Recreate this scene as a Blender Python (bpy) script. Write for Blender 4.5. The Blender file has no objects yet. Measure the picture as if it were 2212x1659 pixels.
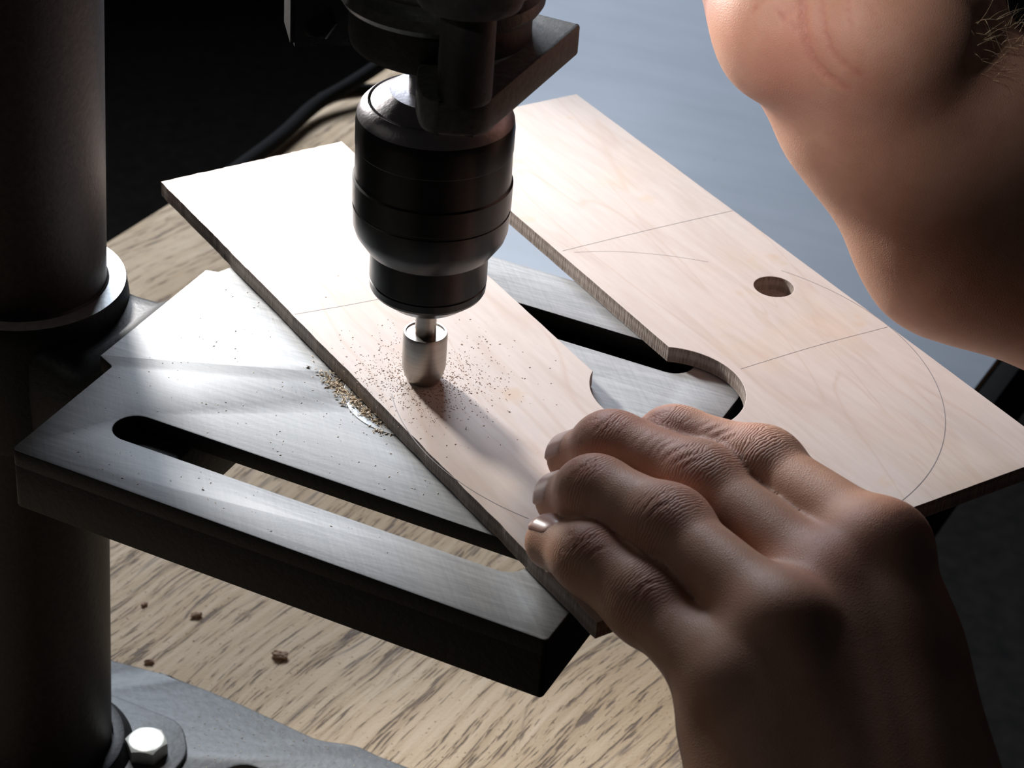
import bpy, bmesh, math, random
import numpy as np
from mathutils import Vector, Matrix, noise as mnoise
random.seed(4); rng = np.random.default_rng(4)
C = bpy.context.scene.collection
SC = bpy.context.scene
R = math.radians
# ------------------------------------------------------------------ camera
FPX, PITCH, ROLL = 4700.0, R(33), R(4.3)
CZ = .5555                      # camera height above the bench top (bench top is z = 0)
ZT, ZB = .21, .2155             # drill table top, plywood top
_c, _s = math.cos(ROLL), math.sin(ROLL)
_R = np.array([1, 0, 0.]); _D = np.array([0, -math.sin(PITCH), -math.cos(PITCH)]); FW = np.array([0, math.cos(PITCH), -math.sin(PITCH)])
IX = _c * _R - _s * _D; IY = _s * _R + _c * _D
CAM = np.array([0, 0, CZ])
def W(p, z):
    """the point at height z that was measured at p in the photograph"""
    d = (p[0] - 1106) * IX + (p[1] - 829.5) * IY + FPX * FW
    return CAM + d * ((z - CZ) / d[2])
def Q(p, depth):
    d = (p[0] - 1106) * IX + (p[1] - 829.5) * IY + FPX * FW
    return CAM + d * (depth / FPX)
def PR(X):
    v = X - CAM; z = v @ FW
    return np.stack([1106 + FPX * (v @ IX) / z, 829.5 + FPX * (v @ IY) / z], -1)
cd = bpy.data.cameras.new('camera'); co = bpy.data.objects.new('camera', cd); C.objects.link(co)
cd.sensor_fit = 'HORIZONTAL'; cd.sensor_width = 36; cd.lens = FPX / 2212 * 36; cd.clip_start = .01; cd.clip_end = 50
M = Matrix(((IX[0], -IY[0], -FW[0], 0), (IX[1], -IY[1], -FW[1], 0), (IX[2], -IY[2], -FW[2], CZ), (0, 0, 0, 1)))
co.matrix_world = M; SC.camera = co
cd.dof.use_dof = True; cd.dof.focus_distance = .615; cd.dof.aperture_fstop = 36
# ------------------------------------------------------------------ light
SC.view_settings.view_transform = 'Standard'; SC.view_settings.look = 'None'
SC.view_settings.exposure = 0; SC.view_settings.gamma = 1; SC.view_settings.use_curve_mapping = False
w = bpy.data.worlds.new('world'); SC.world = w; w.use_nodes = True
w.node_tree.nodes['Background'].inputs[0].default_value = (.75, .85, 1, 1); w.node_tree.nodes['Background'].inputs[1].default_value = .009
def area(name, loc, target, size, power, col, size_y=None, spread=180):
    l = bpy.data.lights.new(name, 'AREA'); l.energy = power; l.color = col; l.size = size
    if size_y: l.shape = 'RECTANGLE'; l.size_y = size_y
    l.spread = R(spread)
    o = bpy.data.objects.new(name, l); C.objects.link(o); o.location = loc
    o.rotation_euler = (Vector(target) - Vector(loc)).to_track_quat('-Z', 'Y').to_euler()
    return o
area('window_light', (-.42, 2.0, 1.12), (-.02, .55, .2), .75, 27, (.82, .89, 1), .6)
def spot(name, loc, target, power, col, ang, blend, rad):
    l = bpy.data.lights.new(name, 'SPOT'); l.energy = power; l.color = col; l.spot_size = R(ang); l.spot_blend = blend; l.shadow_soft_size = rad
    o = bpy.data.objects.new(name, l); C.objects.link(o); o.location = loc
    o.rotation_euler = (Vector(target) - Vector(loc)).to_track_quat('-Z', 'Y').to_euler()
spot('work_lamp', (-.200, .765, .345), (-.02, .55, .2155), 7.2, (1, .96, .92), 80, .8, .018)
area('left_fill_light', (-1.7, .35, .95), (.02, .45, .25), 1.3, 1.3, (1, .93, .88), .9)  # soft fill added at the left to brighten palm and hand, no real window
spot('palm_fill_spot', (-.42, -.02, .80), (.063, .547, .347), 26.0, (1, .90, .90), 9.5, .8, .02)  # narrow spot added only to brighten the raised palm

# ------------------------------------------------------------------ helpers
def tag(o, label=None, cat=None, group=None, kind=None):
    if label: o['label'] = label
    if cat: o['category'] = cat
    if group: o['group'] = group
    if kind: o['kind'] = kind
    return o
def empty(name, loc, label, cat, group=None):
    o = bpy.data.objects.new(name, None); C.objects.link(o); o.location = loc; o.empty_display_size = .02
    return tag(o, label, cat, group)
def link(name, me, mats, parent=None, smooth=False):
    o = bpy.data.objects.new(name, me); C.objects.link(o)
    for m in (mats if isinstance(mats, (list, tuple)) else [mats]): me.materials.append(m)
    if smooth:
        me.polygons.foreach_set('use_smooth', [True] * len(me.polygons))
    if parent is not None:
        o.parent = parent
        loc = Vector((0, 0, 0)); q = parent
        while q is not None: loc += q.location; q = q.parent
        o.location = -loc                     # meshes are modelled in world coordinates
    return o
def mesh(name, vs, fs):
    me = bpy.data.meshes.new(name); me.from_pydata([tuple(map(float, v)) for v in vs], [], fs); me.update(); return me
def smooth_angle(me, ang=35):
    bm = bmesh.new(); bm.from_mesh(me)
    for f in bm.faces: f.smooth = True
    for e in bm.edges:
        if len(e.link_faces) == 2 and e.calc_face_angle(0) > R(ang): e.smooth = False
    bm.to_mesh(me); bm.free()
def prism(name, loops, z0, z1, mats, parent=None, bevel=.0006, top_mat=False, sm=True):
    """flat plate from outline loops (outer first, then holes) with eased arrises"""
    from mathutils.geometry import tessellate_polygon
    LL = []
    for n_, L_ in enumerate(loops):
        P = [np.array(p[:2], float) for p in L_]
        P = [p for k, p in enumerate(P) if np.linalg.norm(p - P[k - 1]) > 1e-5]
        ar = sum(P[k - 1][0] * P[k][1] - P[k][0] * P[k - 1][1] for k in range(len(P)))
        if (ar > 0) != (n_ == 0): P = P[::-1]
        LL.append(P)
    vs, fs = [], []; rows = [(0, z0 + bevel), (0, z1 - bevel), (.3, z1 - .3 * bevel), (1, z1)]; bot = [(.3, z0 + .3 * bevel), (1, z0)]
    caps_t, caps_b, idt, idb = [], [], [], []
    for P in LL:
        n = len(P); N = []
        for k in range(n):
            a = P[k] - P[k - 1]; b = P[(k + 1) % n] - P[k]; a = a / np.linalg.norm(a); b = b / np.linalg.norm(b)
            na = np.array([-a[1], a[0]]); nb = np.array([-b[1], b[0]]); m = na + nb; d = max(m @ m / 2, .5); N.append(m / d)
        def add(rw):
            st = []
            for o_, z in rw:
                st.append(len(vs))
                for k in range(n): q_ = P[k] + N[k] * bevel * o_; vs.append((q_[0], q_[1], z))
            return st
        st = add(rows); sb = add(bot); seq = [sb[1], sb[0]] + st
        for a, b in zip(seq[:-1], seq[1:]):
            for k in range(n): k2 = (k + 1) % n; fs.append((a + k, a + k2, b + k2, b + k))
        caps_t.append([Vector(vs[st[3] + k]) for k in range(n)]); idt += [st[3] + k for k in range(n)]
        caps_b.append([Vector(vs[sb[1] + k]) for k in range(n)]); idb += [sb[1] + k for k in range(n)]
    for t in tessellate_polygon(caps_t):
        f = [idt[k] for k in t]; a, b, c_ = (np.array(vs[q_]) for q_ in f)
        fs.append(tuple(f) if np.cross(b - a, c_ - a)[2] > 0 else tuple(f[::-1]))
    for t in tessellate_polygon(caps_b):
        f = [idb[k] for k in t]; a, b, c_ = (np.array(vs[q_]) for q_ in f)
        fs.append(tuple(f) if np.cross(b - a, c_ - a)[2] < 0 else tuple(f[::-1]))
    me = mesh(name, vs, fs)
    if sm: smooth_angle(me, 40)
    o = link(name, me, mats, parent)
    for p in me.polygons: p.material_index = (0 if p.normal.z > .7 else 1) if top_mat else 0
    return o
def lathe(name, prof, base, mats, parent=None, axis=(0, 0, 1), seg=96, ang=30, matf=None, cap=True):
    """prof: (radius, height) from bottom to top"""
    az = Vector(axis).normalized(); ax = az.orthogonal().normalized(); ay = az.cross(ax); b = Vector(base)
    vs, fs = [], []
    for r, z in prof:
        for k in range(seg):
            a = 2 * math.pi * k / seg
            vs.append(b + az * z + (ax * math.cos(a) + ay * math.sin(a)) * r)
    n = len(prof)
    for i in range(n - 1):
        for k in range(seg):
            k2 = (k + 1) % seg
            fs.append((i * seg + k, i * seg + k2, (i + 1) * seg + k2, (i + 1) * seg + k))
    if cap:
        fs.append(tuple(range(seg - 1, -1, -1))); fs.append(tuple((n - 1) * seg + k for k in range(seg)))
    me = mesh(name, vs, fs); smooth_angle(me, ang)
    return link(name, me, mats, parent)
def tube(name, pts, r, mats, parent=None, seg=10, taper=None, kind=None):
    vs, fs = [], []; pts = [Vector(p) for p in pts]; n = len(pts); up = Vector((0, 0, 1))
    for i, p in enumerate(pts):
        d = (pts[min(i + 1, n - 1)] - pts[max(i - 1, 0)]).normalized()
        a = d.cross(up); a = a.normalized() if a.length > 1e-4 else Vector((1, 0, 0)); b = a.cross(d)
        rr = r if taper is None else r * taper[i]
        for k in range(seg):
            t = 2 * math.pi * k / seg; vs.append(p + (a * math.cos(t) + b * math.sin(t)) * rr)
    for i in range(n - 1):
        for k in range(seg):
            k2 = (k + 1) % seg; fs.append((i * seg + k, i * seg + k2, (i + 1) * seg + k2, (i + 1) * seg + k))
    fs.append(tuple(range(seg - 1, -1, -1))); fs.append(tuple((n - 1) * seg + k for k in range(seg)))
    return link(name, mesh(name, vs, fs), mats, parent, smooth=True)
def spline(pts, n=60):
    pts = [np.array(p, float) for p in pts]; P = [pts[0]] + pts + [pts[-1]]; out = []
    m = len(pts) - 1
    for i in range(n):
        t = i / (n - 1) * m; k = min(int(t), m - 1); u = t - k
        a, b, c, d = P[k], P[k + 1], P[k + 2], P[k + 3]
        out.append(.5 * ((2 * b) + (c - a) * u + (2 * a - 5 * b + 4 * c - d) * u * u + (3 * b - a - 3 * c + d) * u ** 3))
    return out
def boxm(name, lo, hi, mats, parent=None, rot=0, bev=.001, origin=(0, 0, 0)):
    bm = bmesh.new(); bmesh.ops.create_cube(bm, size=1)
    for v in bm.verts:
        v.co = Vector([(lo[i] + hi[i]) / 2 + v.co[i] * (hi[i] - lo[i]) for i in range(3)])
    if bev: bmesh.ops.bevel(bm, geom=bm.edges[:], offset=bev, segments=2, affect='EDGES')
    me = bpy.data.meshes.new(name); bm.to_mesh(me); bm.free()
    me.transform(Matrix.Translation(origin) @ Matrix.Rotation(rot, 4, 'Z')); smooth_angle(me, 40)
    return link(name, me, mats, parent)

# ------------------------------------------------------------------ materials
class NT:
    def __init__(s, name):
        s.m = bpy.data.materials.new(name); s.m.use_nodes = True; s.t = s.m.node_tree; s.b = s.t.nodes['Principled BSDF']
        s.out = s.t.nodes['Material Output']
        s.tc = s.t.nodes.new('ShaderNodeTexCoord')
    def n(s, typ, **kw):
        nd = s.t.nodes.new('ShaderNode' + typ)
        for k, v in kw.items():
            if k in nd.inputs.keys() if hasattr(nd.inputs, 'keys') else False:
                nd.inputs[k].default_value = v
            else: setattr(nd, k, v)
        return nd
    def l(s, a, b): s.t.links.new(a, b)
    def mapping(s, rot=(0, 0, 0), scale=(1, 1, 1), src=None):
        src = src or s.tc.outputs['Object']
        if any(rot):
            m0 = s.t.nodes.new('ShaderNodeMapping'); m0.inputs['Rotation'].default_value = rot; s.l(src, m0.inputs[0]); src = m0.outputs[0]
        mp = s.t.nodes.new('ShaderNodeMapping'); mp.inputs['Scale'].default_value = scale
        s.l(src, mp.inputs[0]); return mp.outputs[0]
    def noise(s, vec, scale, detail=4, rough=.55, dist=0):
        nd = s.t.nodes.new('ShaderNodeTexNoise'); nd.inputs['Scale'].default_value = scale; nd.inputs['Detail'].default_value = detail
        nd.inputs['Roughness'].default_value = rough; nd.inputs['Distortion'].default_value = dist; s.l(vec, nd.inputs['Vector']); return nd.outputs[0]
    def ramp(s, src, stops):
        nd = s.t.nodes.new('ShaderNodeValToRGB'); e = nd.color_ramp.elements
        while len(e) < len(stops): e.new(.5)
        for i, (p, c) in enumerate(stops):
            e[i].position = p; e[i].color = (c, c, c, 1) if isinstance(c, (int, float)) else (*c, 1)
        s.l(src, nd.inputs[0]); return nd.outputs[0]
    def mix(s, fac, a, b, mode='MIX'):
        nd = s.t.nodes.new('ShaderNodeMix'); nd.data_type = 'RGBA'; nd.blend_type = mode
        for i, v in ((0, fac), (6, a), (7, b)):
            if isinstance(v, (int, float)): nd.inputs[i].default_value = v
            elif isinstance(v, tuple): nd.inputs[i].default_value = (*v, 1)
            else: s.l(v, nd.inputs[i])
        return nd.outputs[2]
    def math(s, op, a, b=0.):
        nd = s.t.nodes.new('ShaderNodeMath'); nd.operation = op
        for i, v in enumerate((a, b)):
            if isinstance(v, (int, float)): nd.inputs[i].default_value = v
            else: s.l(v, nd.inputs[i])
        return nd.outputs[0]
    def bump(s, h, strength=.3, dist=.0005, nrm=None):
        nd = s.t.nodes.new('ShaderNodeBump'); nd.inputs['Strength'].default_value = strength; nd.inputs['Distance'].default_value = dist
        s.l(h, nd.inputs['Height'])
        if nrm is not None: s.l(nrm, nd.inputs['Normal'])
        return nd.outputs[0]
    def set(s, **kw):
        for k, v in kw.items():
            i = s.b.inputs[k.replace('_', ' ')]
            if isinstance(v, (int, float)): i.default_value = v
            elif isinstance(v, tuple): i.default_value = (*v, 1) if len(i.default_value) == 4 else v
            else: s.l(v, i)
        return s
def mat_plain(name, col, rough=.5, metal=0, spec=.5, bump_scale=None, bump_h=.0002, var=.15):
    t = NT(name); o = t.tc.outputs['Object']
    nz = t.noise(o, bump_scale or 300, 5)
    dark = tuple(c * (1 - var) for c in col); lite = tuple(min(1, c * (1 + var)) for c in col)
    t.set(Base_Color=t.ramp(nz, [(.3, dark), (.7, lite)]), Roughness=rough, Metallic=metal, Specular_IOR_Level=spec)
    if bump_scale: t.set(Normal=t.bump(nz, .5, bump_h))
    return t.m
TA = R(-23.3)                     # heading of the drill press arm
def m_castiron_top():
    t = NT('machined cast iron'); ob = t.tc.outputs['Object']
    a = t.mapping((0, 0, -TA), (1, 1, 1)); s1 = t.mapping((0, 0, -TA), (30, 900, 30)); s2 = t.mapping((0, 0, -TA + R(50)), (60, 1500, 60)); s3 = t.mapping((0, 0, -TA - R(15)), (40, 1300, 40))
    n1 = t.noise(s1, 1, 3); n2 = t.noise(s2, 1, 3); n3 = t.noise(s3, 1, 3); blotch = t.noise(ob, 28, 5, .6); fine = t.noise(ob, 1400, 3, .7)
    scr = t.math('ADD', t.math('MULTIPLY', n1, .5), t.math('ADD', t.math('MULTIPLY', n2, .25), t.math('MULTIPLY', n3, .25)))
    col = t.ramp(blotch, [(.3, (.26, .27, .275)), (.55, (.33, .345, .355)), (.75, (.38, .39, .395))])
    col = t.mix(t.ramp(scr, [(.42, 0), (.62, .5)]), col, (.56, .57, .58))
    rust = t.ramp(t.noise(ob, 90, 4, .6), [(.72, 0), (.78, .8)])
    col = t.mix(rust, col, (.16, .10, .07))
    t.set(Base_Color=col, Metallic=.06, Specular_IOR_Level=.3, Roughness=t.ramp(t.mix(.5, blotch, scr), [(.3, .48), (.7, .64)]))
    t.set(Normal=t.bump(fine, .35, .00008, t.bump(scr, .25, .00006)))
    return t.m
def m_black_cast(name='black cast iron', col=(.012, .012, .012), rough=.5):
    t = NT(name); ob = t.tc.outputs['Object']; n1 = t.noise(ob, 500, 5, .65)
    t.set(Base_Color=t.ramp(n1, [(.3, tuple(c * .7 for c in col)), (.7, tuple(c * 1.4 for c in col))]), Roughness=rough, Metallic=0., Specular_IOR_Level=.35, Normal=t.bump(n1, .5, .0004))
    return t.m
def m_steel(name, col, rough, brush=True):
    t = NT(name); v = t.mapping(scale=(8, 8, 2500)); n1 = t.noise(v, 1, 3)
    t.set(Base_Color=t.ramp(n1, [(.35, tuple(c * .85 for c in col)), (.65, col)]), Roughness=rough, Metallic=1, Normal=t.bump(n1, .15 if brush else .03, .0001))
    return t.m
def m_ply_top():
    t = NT('birch plywood face'); ang = math.atan2(-.824, .567)
    g = t.mapping((0, 0, -ang), (9, 60, 9)); g2 = t.mapping((0, 0, -ang), (60, 500, 60)); ob = t.tc.outputs['Object']
    n1 = t.noise(g, 1, 5, .55, 1.8); n2 = t.noise(g2, 1, 3); bl = t.noise(ob, 22, 4)
    col = t.ramp(n1, [(.32, (.62, .52, .46)), (.5, (.68, .585, .53)), (.68, (.71, .62, .565))])
    rings = t.ramp(t.noise(t.mapping((0, 0, -ang + R(8)), (7, 34, 7)), 1, 2, .4, 1.2), [(.475, 0), (.495, .45), (.515, 0)])
    col = t.mix(rings, col, (.58, .43, .33))
    col = t.mix(t.ramp(bl, [(.52, 0), (.72, .5)]), col, (.72, .55, .39))
    spots = t.ramp(t.noise(ob, 55, 3, .5), [(.66, 0), (.74, .55)])
    col = t.mix(spots, col, (.66, .46, .28))
    col = t.mix(.14, col, t.ramp(n2, [(.35, (.52, .43, .38)), (.65, (.78, .70, .65))]))
    t.set(Base_Color=col, Roughness=.55, Specular_IOR_Level=.4, Normal=t.bump(n2, .25, .0002))
    return t.m
def m_ply_edge():
    t = NT('sawn plywood edge'); ob = t.tc.outputs['Object']
    lay = t.n('TexWave'); lay.bands_direction = 'Z'; lay.inputs['Scale'].default_value = 95; lay.inputs['Distortion'].default_value = .6
    t.l(ob, lay.inputs['Vector'])
    nz = t.noise(t.mapping(scale=(1600, 1600, 160)), 1, 3, .7)
    col = t.mix(.3, t.ramp(nz, [(.3, (.15, .12, .10)), (.7, (.46, .39, .35))]), t.ramp(lay.outputs[0], [(.3, (.22, .17, .14)), (.7, (.46, .38, .33))]))
    t.set(Base_Color=col, Roughness=.85, Normal=t.bump(nz, .9, .0005)); return t.m
def m_bench():
    t = NT('worn oak bench top'); ang = R(57); ob = t.tc.outputs['Object']
    warp = t.n('TexNoise'); warp.inputs['Scale'].default_value = 6; warp.inputs['Detail'].default_value = 2; t.l(ob, warp.inputs['Vector'])
    off = t.n('VectorMath'); off.operation = 'SCALE'; off.inputs[3].default_value = .03; t.l(warp.outputs[1], off.inputs[0])
    ad = t.n('VectorMath'); ad.operation = 'ADD'; t.l(ob, ad.inputs[0]); t.l(off.outputs[0], ad.inputs[1]); wv = ad.outputs[0]
    def mp(sx, sy): return t.mapping((0, 0, -ang), (sx, sy, sx), wv)
    pores = t.noise(mp(95, 1150), 1, 2, .5); streak = t.noise(mp(10, 260), 1, 4, .65); bl = t.noise(ob, 9, 4, .6); fine = t.noise(ob, 900, 3, .6)
    crack = t.noise(mp(5, 60), 1, 3, .5, .4)
    col = t.ramp(streak, [(.3, (.48, .35, .22)), (.5, (.68, .52, .35)), (.72, (.80, .65, .47))])
    col = t.mix(t.ramp(bl, [(.4, .0), (.7, .55)]), col, (.50, .34, .19))
    pf = t.ramp(t.mix(.45, pores, streak), [(.39, .8), (.45, 0)])
    col = t.mix(pf, col, (.15, .11, .09))
    ck = t.ramp(crack, [(.485, 0), (.497, .8), (.503, .8), (.515, 0)])
    col = t.mix(t.math('MULTIPLY', ck, t.ramp(t.noise(ob, 14, 2), [(.45, 0), (.6, 1)])), col, (.14, .11, .10))
    col = t.mix(t.ramp(fine, [(.62, 0), (.74, .5)]), col, (.22, .17, .14))
    t.set(Base_Color=col, Roughness=.7, Specular_IOR_Level=.3, Normal=t.bump(t.math('SUBTRACT', fine, t.math('MULTIPLY', pf, 3.)), .5, .0004))
    return t.m
def m_sheet():
    t = NT('grey painted sheet'); ob = t.tc.outputs['Object']
    a = t.noise(t.mapping((0, 0, R(20)), (10, 60, 10)), 1, 4); b = t.noise(ob, 12, 4); f = t.noise(ob, 700, 3, .6)
    col = t.ramp(t.mix(.5, a, b), [(.35, (.36, .40, .455)), (.65, (.42, .46, .52))])
    sp = t.ramp(t.noise(ob, 75, 2, .5), [(.76, 0), (.79, .7)])
    col = t.mix(sp, col, (.10, .11, .12))
    t.set(Base_Color=col, Roughness=.42, Specular_IOR_Level=.5, Normal=t.bump(f, .2, .0002)); return t.m
def m_skin(name='skin', tint=(1, 1, 1), palm=False):
    t = NT(name); ob = t.tc.outputs['Object']
    def A(nm):
        a = t.n('Attribute'); a.attribute_name = nm; return a.outputs['Fac']
    al, wm, rd = A('along'), A('wmask'), A('red')
    blotch = t.noise(ob, 70, 4, .6)
    v = t.n('TexVoronoi'); v.inputs['Scale'].default_value = 1500; v.feature = 'DISTANCE_TO_EDGE'; t.l(ob, v.inputs['Vector'])
    dn = t.noise(ob, 260, 3, .55)
    ph = t.math('ADD', t.math('MULTIPLY', al, 3.6), t.math('MULTIPLY', dn, 9.))
    wr = t.math('ABSOLUTE', t.math('SINE', ph)); wr = t.math('POWER', wr, .45)
    wr2 = t.math('MULTIPLY', t.math('SUBTRACT', 1., wr), wm)
    def c(x): return tuple(a * b for a, b in zip(x, tint))
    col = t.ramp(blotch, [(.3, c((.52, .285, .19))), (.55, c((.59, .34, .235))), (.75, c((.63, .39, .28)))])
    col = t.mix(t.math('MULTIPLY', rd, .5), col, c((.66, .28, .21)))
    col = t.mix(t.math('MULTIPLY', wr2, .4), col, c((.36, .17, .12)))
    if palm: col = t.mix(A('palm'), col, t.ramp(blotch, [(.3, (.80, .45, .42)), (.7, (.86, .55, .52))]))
    col = t.mix(t.math('MULTIPLY', A('fold_shade'), .5), col, c((.34, .13, .09)))  # crease lines darkened in the colour, standing in for their shade
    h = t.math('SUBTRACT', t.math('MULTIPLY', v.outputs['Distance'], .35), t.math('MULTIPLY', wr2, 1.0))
    t.set(Base_Color=col, Roughness=.5, Specular_IOR_Level=.24, Normal=t.bump(h, .55, .0006))
    t.set(Subsurface_Weight=.22, Subsurface_Radius=(.004, .0016, .0008), Subsurface_Scale=1.)
    return t.m
M_top = m_castiron_top(); M_black = m_black_cast(); M_col = m_black_cast('rusty dark column steel', (.030, .020, .018), .5)
M_collar = mat_plain('machined collar steel', (.42, .44, .45), .45, .5, bump_scale=500)
M_chuck = mat_plain('shaded chuck steel', (.022, .022, .021), .30, .4, .4); M_chucktop = mat_plain('lit turned steel', (.24, .225, .24), .36, .45, bump_scale=700, var=.05); M_greycast = m_black_cast('grey rough casting', (.085, .088, .078), .6); M_ringcast = m_black_cast('worn dark casting', (.055, .058, .055), .42)  # chuck's dark side and lit top are put into two steel tones
M_bit = m_steel('ground steel', (.40, .365, .33), .36)
M_zinc = mat_plain('zinc bolt', (.80, .80, .72), .5, .3, bump_scale=900, var=.06)
M_base = mat_plain('dusty base casting', (.125, .13, .128), .5, .2, bump_scale=350, bump_h=.0003)
M_ply, M_plye, M_bench, M_sheet = m_ply_top(), m_ply_edge(), m_bench(), m_sheet()
M_pencil = mat_plain('pencil line', (.30, .27, .27), .6, 0)
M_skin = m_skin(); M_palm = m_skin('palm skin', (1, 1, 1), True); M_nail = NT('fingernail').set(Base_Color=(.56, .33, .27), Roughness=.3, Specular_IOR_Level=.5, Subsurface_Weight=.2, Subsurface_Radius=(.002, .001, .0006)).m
M_dust = mat_plain('wood dust', (.74, .62, .47), .9, 0); M_chip = mat_plain('brown wood chips', (.42, .27, .18), .9, 0, var=.35)
M_rubber = mat_plain('black rubber', (.005, .005, .005), .9, 0, .2); M_dark = mat_plain('dark wall', (.012, .012, .011), .9, 0)
M_carpet = mat_plain('dark brown carpet', (.012, .010, .008), .95, 0, bump_scale=60, var=.6)
M_hair = mat_plain('blond arm hair', (.85, .70, .45), .35, 0)

# ------------------------------------------------------------------ the room and the bench
tag(boxm('floor', (-3, -1.5, -.86), (3, 4, -.82), M_carpet, bev=0), kind='structure')
tag(boxm('wall_back', (-3, 3.2, -.82), (3, 3.3, 2.2), M_dark, bev=0), kind='structure')
bd = np.array([math.cos(R(62.3)), math.sin(R(62.3))]); bn = np.array([-bd[1], bd[0]])
e0 = W((240, 515), 0)[:2]
bench = empty('workbench', (0, .6, -.82), 'worn oak workbench that the drill press stands on', 'workbench')
s_r = W((2115, 830), 0)[:2]
bw = float((e0 - s_r) @ bn) + .0006
bl_ = float((W((2160, 112), 0)[:2] - e0) @ bd)
ps = [e0 - bd * 1.1, e0 + bd * bl_, e0 + bd * bl_ - bn * bw, e0 - bd * 1.1 - bn * bw]
prism('benchtop', [ps[::-1]], -.045, 0, M_bench, bench, .002)
prism('edge_rail', [[e0 - bd * 1.1 - bn * (bw + .0002), e0 + bd * bl_ - bn * (bw + .0002), e0 + bd * bl_ - bn * (bw + .011), e0 - bd * 1.1 - bn * (bw + .011)]], -.045, -.0005, M_rubber, bench, .0015)['label'] = 'black edging along the bench top'
for i, (a, b) in enumerate(((-.9, .08), (bl_ - .06, .08), (-.9, bw - .2), (bl_ - .06, bw - .2))):
    c = e0 + bd * a - bn * b
    boxm('leg', (-.035, -.035, -.82), (.035, .035, -.045), M_bench, bench, R(62.3), .003, (c[0], c[1], 0))
# grey sheet
s_r0 = s_r - bd * .10; s_r1 = s_r + bd * (bl_ - float((s_r - e0) @ bd) - .0005)
tl = W((1075, -60), 0)[:2]; tl2 = s_r1 + bn * (float((tl - s_r1) @ bn) - .03)
poly = [W((905, 530), 0)[:2], W((1500, 800), 0)[:2], s_r0, s_r1, tl2, tl]
sheet = prism('metal_sheet', [poly], 0.0, .0015, M_sheet, None, .0003)
tag(sheet, 'blue-grey painted metal sheet lying on the bench behind the plywood', 'sheet')

# ------------------------------------------------------------------ drill press
AX = np.array([-.0255, .5228])          # spindle axis
U = np.array([math.cos(TA), math.sin(TA)]); V = np.array([-U[1], U[0]])
def L(u, v): return (AX + U * u + V * v)  # local plan coordinates about the spindle, u away from the column
press = empty('drill_press', (-.154, .58, 0), 'black bench drill press with round column, slotted table and keyless chuck', 'drill press')
# plan offsets measured from the spindle (u0=-230.2, v0=470.1 mm)
def lu(u, v): return L((u + 230.2) / 1000, (v - 470.1) / 1000)
def slot(uc0, uc1, vc, r, n=14):
    out = []
    for k in range(n + 1):
        a = math.pi / 2 + math.pi * k / n; out.append(lu(uc0 + r * math.cos(a), vc + r * math.sin(a)))
    for k in range(n + 1):
        a = -math.pi / 2 + math.pi * k / n; out.append(lu(uc1 + r * math.cos(a), vc + r * math.sin(a)))
    return out
def rnd(pts, r=.8, n=4):
    """round the corners of a polygon given in lu() millimetres"""
    out = []; N = len(pts)
    for i in range(N):
        p = np.array(pts[i], float); a = np.array(pts[i - 1], float); b = np.array(pts[(i + 1) % N], float)
        rr = r if not isinstance(r, (list, tuple)) else r[i]
        da = (a - p) / np.linalg.norm(a - p); db = (b - p) / np.linalg.norm(b - p)
        A, B = p + da * rr, p + db * rr
        for k in range(n + 1):
            t = k / n; out.append((1 - t) ** 2 * A + 2 * t * (1 - t) * p + t * t * B)
    return out
outl = rnd([(-313.8, 388.6), (-152.5, 388.2), (-149.5, 553), (-313.5, 553), (-314, 515), (-315.5, 503), (-317, 499), (-321, 498), (-320.4, 440), (-314.2, 437)], [2, 1.5, 4, 5, 1, 1, .6, .4, .4, .8])
hole = [lu(-230.2 + 8 * math.cos(a), 470.1 + 8 * math.sin(a)) for a in np.linspace(0, 2 * math.pi, 40, endpoint=False)]
table = prism('table', [[lu(*p) for p in outl], slot(-290.7, -175.8, 414, 6.2)[::-1], slot(-290.7, -174.4, 525, 6.4)[::-1], hole[::-1]], ZT - .0055, ZT, [M_top, M_black], press, .0005, top_mat=True)
inn = [(-309, 393), (-158, 394), (-156, 547), (-308, 547)]
cen = np.mean(outl, axis=0)
prism('table_skirt', [[lu(*(p + (cen - p) / np.linalg.norm(cen - p) * .06)) for p in outl], [lu(*p) for p in rnd(inn, 6)]], ZT - .019, ZT - .0008, M_black, table, .0004)
table['label'] = 'square grey cast iron table with two long slots'
# machined ring round the table hole
ring = []
lathe('hole_ring', [(.0205, 0), (.0207, .00025), (.0225, .00025), (.0228, 0)], (*AX, ZT - .00002), M_collar, table, cap=False, seg=80)
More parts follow.
